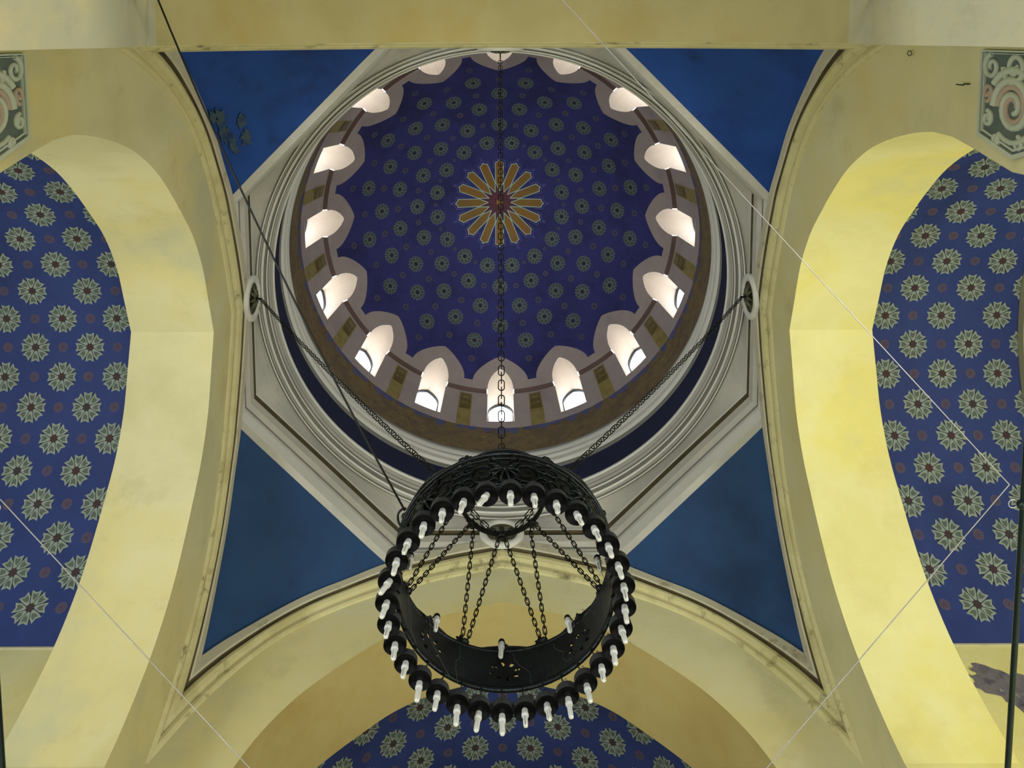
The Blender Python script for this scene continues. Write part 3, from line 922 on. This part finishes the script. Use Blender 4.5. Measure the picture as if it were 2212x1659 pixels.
# inner lamps on short gooseneck arms
gn = MB()
gn.tube([(0, S*.026, -S*.002), (0, S*.018, S*.012), (0, S*.006, S*.014), (0, 0, S*.006)], S*.0014, M['iron'], n=6)
gn.ball((0, 0, S*.004), S*.0068, M['cupblack'], 12)
gn = gn.mesh('gooseneck_arm')
for k in range(8):
    a = k*SEC-.03
    g_ = bpy.data.objects.new('gooseneck_arm', gn); COL.objects.link(g_); g_.parent = ch
    g_.location = Lc(.181*sin(a), .181*cos(a), 1.482); g_.rotation_euler = (0, 0, -a)
    bu = bpy.data.objects.new('lamp_bulb', bulbs[0]); COL.objects.link(bu); bu.parent = g_
    bu.rotation_euler = (rnd.uniform(-.1, .1), rnd.uniform(-.12, .12), 0)
# loose electric wiring inside the band
for k in range(14):
    a = 2*pi*k/14+rnd.uniform(-.1, .1)
    pts = []
    aa, hh = a, 1.47+rnd.uniform(-.01, .02)
    for i in range(10):
        pts.append(Lc((.192-.004*rnd.random())*sin(aa), (.192-.004*rnd.random())*cos(aa), hh))
        aa += rnd.uniform(-.02, .07); hh -= rnd.uniform(0, .018)
        hh = max(hh, 1.375)
    wr = MB(); wr.tube(pts, S*.0005, M['wiregrey'], n=4)
    wr.build('loose_wire', ch)

# ------------------------------------------------------------------ medallions and the four long chains
def medallion(side, latoff=0.0):
    (ox, oy), (lx, ly) = SIDES[side]
    e = empty('medallion', P(ox*.972, oy*.972, 3.064))
    # local frame: x lateral, y inward, z up
    ang = atan2(-oy, -ox)-pi/2
    e.rotation_euler = (0, 0, ang)
    T = Matrix.Rotation(-pi/2, 4, 'X')   # lathe axis z -> inward (+y)
    rm = MB()
    rm.lathe([(S*.089, 0), (S*.089, S*.010), (S*.084, S*.016), (S*.066, S*.016), (S*.060, S*.010), (S*.0585, S*.002)], M['white'], 40, M4=T)
    rm.build('medallion_rim', e)
    dc = MB()
    dc.lathe([(S*.062, S*.003), (S*.058, S*.004), (S*.040, S*.007), (S*.018, S*.006), (0, S*.006)], M['bronze'], 40, M4=T)
    dc.lathe([(S*.0605, S*.010), (S*.0585, S*.0105), (S*.0580, S*.004)], M['grooveshade'], 40, M4=T)
    dc.build('dish', e)
    lf = MB()
    for k in range(8):
        a = 2*pi*k/8
        pts = [Vector((cos(a)*r, y, sin(a)*r)) for r, y in ((S*.004, S*.012), (S*.016, S*.020), (S*.032, S*.017), (S*.045, S*.009))]
        lf.tube(pts, [S*.004, S*.008, S*.007, S*.001], M['bronze'], n=6)
    lf.build('leaf_rosette', e)
    hk = MB()
    hk.tube([(0, S*.008, 0), (0, S*.030, S*.002), (0, S*.040, 0), (0, S*.046, -S*.006), (0, S*.040, -S*.012), (0, S*.034, -S*.008)], S*.0022, M['chain'], n=6)
    hk.ball((0, S*.022, 0), S*.008, M['chain'], 10)
    hk.build('hook', e)
    pos = {'left': 'round stucco medallion with bronze leaves at the left chain', 'right': 'round stucco medallion with bronze leaves at the right chain',
           'front': 'round stucco medallion with bronze leaves seen through the chandelier ring', 'back': 'stucco medallion half hidden by the beam at the top centre'}[side]
    tag(e, pos, 'medallion', 'chain medallions on the octagon sides')
    cc = MB()
    e0 = P(ox*.928, oy*.928, 3.052)
    # ring node in world space, with the chandelier's slight tilt
    nx, ny = ox*RN, oy*RN
    e1 = P(nx, ny, HN+.0175*nx+.0282*ny)
    e1 += Vector((S*(HN-HC)*-.0175, S*(HN-HC)*-.0282, 0))
    chain(cc, sagline(e0, e1, .10 if side != 'front' else .06, 16), .080, .112, .056, .0056, M['chain'], 5, 12, pi/4 if side in ('left', 'right') else 0)
    o = cc.build('suspension_chain')
    tag(o, {'left': 'long iron chain from the left medallion to the chandelier', 'right': 'long iron chain from the right medallion to the chandelier',
            'front': 'iron chain from the far medallion to the spreader ring', 'back': 'long iron chain from the top medallion straight down the middle of the dome'}[side], 'chain', 'chains holding the chandelier')
for sd in SIDES: medallion(sd)

# ------------------------------------------------------------------ tie rods, wires, cable
def tie_rod(side, label):
    (ox, oy), (lx, ly) = SIDES[side]
    e = empty('tie_rod', P(ox*1.12, oy*1.12, 1.665))
    mb = MB(); mb.tube([Vector((lx*t*S*.766, ly*t*S*.766, 0)) for t in (-1, -.5, 0, .5, 1)], S*.0064, M['rod'], n=12)
    mb.build('rod', e)
    kb = MB(); kb.ball((-ox*S*.006, -oy*S*.006, -S*.004), S*.0105, M['rod'], 12); kb.build('knob', e)
    rg = MB()
    rg.tube([Vector((-ox*S*(.022)+S*.0095*cos(2*pi*i/14)*abs(ox)+0*oy, -oy*S*.022+S*.0095*cos(2*pi*i/14)*abs(oy), 0))+Vector((lx, ly, 0))*S*.0095*sin(2*pi*i/14) for i in range(14)], S*.0012, M['wire'], n=5, closed=True)
    rg.build('ring', e)
    tag(e, label, 'tie rod', 'iron tie rods across the arches')
tie_rod('left', 'dark iron tie rod at the left edge of the view')
tie_rod('right', 'dark iron tie rod with small ring near the right edge')
tie_rod('front', 'dark iron tie rod across the far arch')
tie_rod('back', 'dark iron tie rod across the near arch overhead')
def wire(p, q, label, r=.0016):
    mb = MB(); mb.tube([P(*p), P(*q)], S*r*.7, M['wire'], n=6)
    tag(mb.build('tension_wire'), label, 'wire', 'thin wires strung between the tie rods')
WH = 1.662
wire((1.086, -.045, WH), (.09, -1.115, WH), 'thin wire from the right tie rod up to the top beam')
wire((1.086, -.045, WH), (.195, 1.12, WH), 'thin wire from the right tie rod down to the lower right arch')
wire((-1.086, -.02, WH), (-.15, 1.12, WH), 'thin wire crossing the lower left arch')
cb = MB()
A_ = P(-.775, -1.125, 1.81); B_ = P(-.190, -.118, 1.455)
pts = sagline(A_, B_, .20, 22)
cb.tube(pts, S*.0022, M['cable'], n=6)
tag(cb.build('power_cable'), 'black cable running slack from the upper left to the chandelier', 'cable')
cb = MB()
c = Vector((-.222, -.055, 1.452))
lp = [P(-.1945, -.1235, 1.45), P(-.2015, -.1155, 1.45), P(-.2025, -.104, 1.45), P(-.199, -.0955, 1.447), P(-.192, -.091, 1.445)]
lp = [P(-.188, -.122, 1.455)]+lp
lp2 = []
for i in range(len(lp)-1):
    p0, p1, p2, p3 = lp[max(i-1, 0)], lp[i], lp[i+1], lp[min(i+2, len(lp)-1)]
    for k in range(5):
        t = k/5; lp2.append(.5*((2*p1)+(p2-p0)*t+(2*p0-5*p1+4*p2-p3)*t*t+(3*p1-p0-3*p2+p3)*t**3))
cb.tube(lp2, S*.0022, M['cable'], n=6)
tag(cb.build('cable_loop'), 'short loop of black cable at the left of the chandelier band', 'cable')

# ------------------------------------------------------------------ carved capital panels, hooks, bare render
def panel(side, label):
    (ox, oy), (lx, ly) = SIDES[side]
    e = empty('carved_panel', P(ox*.988, -.89, 1.54))
    ax = 1 if ox > 0 else -1
    def pp(l, h, off): return Vector((-ax*S*off, S*(l+.89), S*(h-1.54)))
    out = [(-.978, 1.668), (-.802, 1.668), (-.768, 1.550), (-.800, 1.455), (-.978, 1.40)]
    def inset(b):
        cx_, cy_ = -.92, 1.55
        return [(cx_+(l-cx_)*(1-b), cy_+(h-cy_)*(1-b)) for l, h in out]
    gm = MB()
    n = len(out)
    gm.add([pp(l, h, .002) for l, h in out], [tuple(range(n))], M['carveground'])
    gm.build('carved_ground', e)
    bm_ = MB()
    for b0, b1, o0, mt in ((0, .06, .008, M['carve']), (.10, .13, .006, M['carve'])):
        o_, i_ = inset(b0), inset(b1)
        bm_.grid([[pp(l, h, .002) for l, h in o_], [pp(l, h, o0) for l, h in o_], [pp(l, h, o0) for l, h in i_], [pp(l, h, .002) for l, h in i_]], mt, close=True)
    bm_.build('panel_border', e)
    sc = MB()
    def spiral(cl, chh, r0, tn, dr, st, rad, mat, k0=.8):
        pts, rr = [], []
        N_ = int(16*tn)+4
        for i in range(N_):
            t = i/(N_-1); an = st+dr*2*pi*tn*t; r = r0*(1-k0*t)
            pts.append(pp(cl+r*cos(an), chh+r*sin(an), .003)); rr.append(S*rad*(1-.35*t))
        sc.tube(pts, [q*1.45 for q in rr], mat, n=6)
    spiral(-.868, 1.560, .060, 1.7, 1, pi/2, .0065, M['carve'])
    spiral(-.868, 1.560, .046, 1.5, 1, pi/2, .0050, M['carvepink'])
    spiral(-.868, 1.560, .075, .75, 1, pi*.7, .0060, M['carve'], .1)
    spiral(-.945, 1.560, .034, 1.6, -1, pi/2, .0050, M['carve'])
    spiral(-.945, 1.485, .030, 1.5, 1, 0, .0045, M['carve'])
    spiral(-.945, 1.632, .026, 1.4, -1, pi, .0045, M['carve'])
    spiral(-.840, 1.640, .016, 1.4, 1, pi, .0040, M['carve'])
    spiral(-.800, 1.610, .012, 1.4, -1, 0, .0035, M['carve'])
    spiral(-.893, 1.643, .018, 1.3, -1, 0, .0040, M['carvepink'])
    spiral(-.800, 1.540, .014, 1.3, 1, pi, .0038, M['carve'])
    spiral(-.835, 1.482, .022, 1.4, -1, pi/2, .0042, M['carve'])
    spiral(-.895, 1.468, .020, 1.3, 1, 0, .0042, M['carvepink'])
    sc.build('scrollwork', e)
    tag(e, label, 'carved panel', 'carved scroll capitals')
panel('left', 'carved scrollwork capital panel at the left edge of the view')
panel('right', 'carved scrollwork capital panel at the right edge of the view')
hk = MB()
hk.tube([P(.988, -.905, 1.712), P(.975, -.905, 1.712), P(.972, -.903, 1.708), P(.972, -.903, 1.735)], S*.0014, M['cable'], n=6)
tag(hk.build('wall_hook'), 'small bent iron hook beside the right carved panel', 'hook')
hk = MB()
hk.tube([P(.985-.004, -.965+.006*cos(2*pi*i/12), 1.955+.010*sin(2*pi*i/12)) for i in range(12)], S*.0012, M['bronze'], n=5, closed=True)
tag(hk.build('wall_ring'), 'tiny metal ring in the beam near the upper right corner', 'ring')
br = MB()
rnd2 = random.Random(2)
def bmap(d, h, off): return P(d, VL-off, h)
pts = []
N_ = 46
for k in range(N_):
    a = 2*pi*k/N_
    r = 1+rnd2.uniform(-.22, .22)
    pts.append((1.445+.125*r*cos(a)*(1.15 if cos(a) > 0 else .9), 2.105+.080*r*sin(a)-.05*cos(a)))
poly2d_fill(br, pts, bmap, .0015, M['bare'])
for (cd, chh, rr_) in ((1.325, 2.165, .012), (1.36, 2.185, .010), (1.30, 2.15, .008)):
    poly2d_fill(br, [(cd+rr_*rnd2.uniform(.6, 1.5)*cos(2*pi*k/10), chh+rr_*rnd2.uniform(.5, 1.1)*sin(2*pi*k/10)) for k in range(10)], bmap, .004, M['bare'])
o = br.build('wall_bare_patch')
struct(o, 'ragged dark patch of exposed render under the right star vault', 'wall patch')

# ------------------------------------------------------------------ light
wd = bpy.data.worlds.new('World'); SC.world = wd; wd.use_nodes = True
bg = wd.node_tree.nodes['Background']
bg.inputs[0].default_value = (.93, .97, 1.0, 1); bg.inputs[1].default_value = 5.5

def area(name, loc, target, size, sy, power, col):
    l = bpy.data.lights.new(name, 'AREA'); l.shape = 'RECTANGLE'; l.size = size; l.size_y = sy; l.energy = power; l.color = col
    o = bpy.data.objects.new(name, l); COL.objects.link(o); o.location = loc
    d = (Vector(target)-Vector(loc)).normalized()
    o.rotation_euler = d.to_track_quat('-Z', 'Y').to_euler()
    return o
area('added_daylight_left', (-8.4, -1.0, 2.2), (-3.0, 2.5, 8), 3.0, 2.6, 820, (.95, .98, 1))  # unseen lamps added at solid end walls, standing in for unbuilt hall windows
area('added_daylight_right', (8.4, -1.0, 2.2), (3.0, 2.5, 8), 3.0, 2.6, 880, (1, .98, .93))
area('added_daylight_back', (0, -8.4, 2.2), (0, 4, 6.5), 4.0, 3.0, 620, (.97, .98, 1))
area('added_daylight_front', (0, 8.3, 2.4), (0, 0, 9), 4.0, 3.0, 12, (.97, .98, 1))

# ------------------------------------------------------------------ camera
W_, H_ = 2212, 1659
f_px, t_, cx, cy, roll = 1750.02, .0909, 1073.73, 238.47, -.0036
cam = bpy.data.cameras.new('camera'); co = bpy.data.objects.new('camera', cam); COL.objects.link(co)
cam.sensor_width = 36; cam.sensor_fit = 'HORIZONTAL'; cam.lens = f_px/W_*36
cam.shift_x = (W_/2-cx)/W_; cam.shift_y = (cy-H_/2)/W_
cam.clip_start = .05; cam.clip_end = 200
D = Vector((0, cos(t_), -sin(t_))); X = Vector((1, 0, 0))
r_ = X*cos(roll)-D*sin(roll); d_ = X*sin(roll)+D*cos(roll)
up = -d_; bk = r_.cross(up)
mt = Matrix((r_, up, bk)).transposed().to_4x4()
mt.translation = Vector((-.0130*S, -1.0087*S, Z0))
co.matrix_world = mt
SC.camera = co
SC.view_settings.view_transform = 'Standard'; SC.view_settings.look = 'None'
SC.view_settings.exposure = 0.0; SC.view_settings.gamma = 1.0; SC.view_settings.use_curve_mapping = False
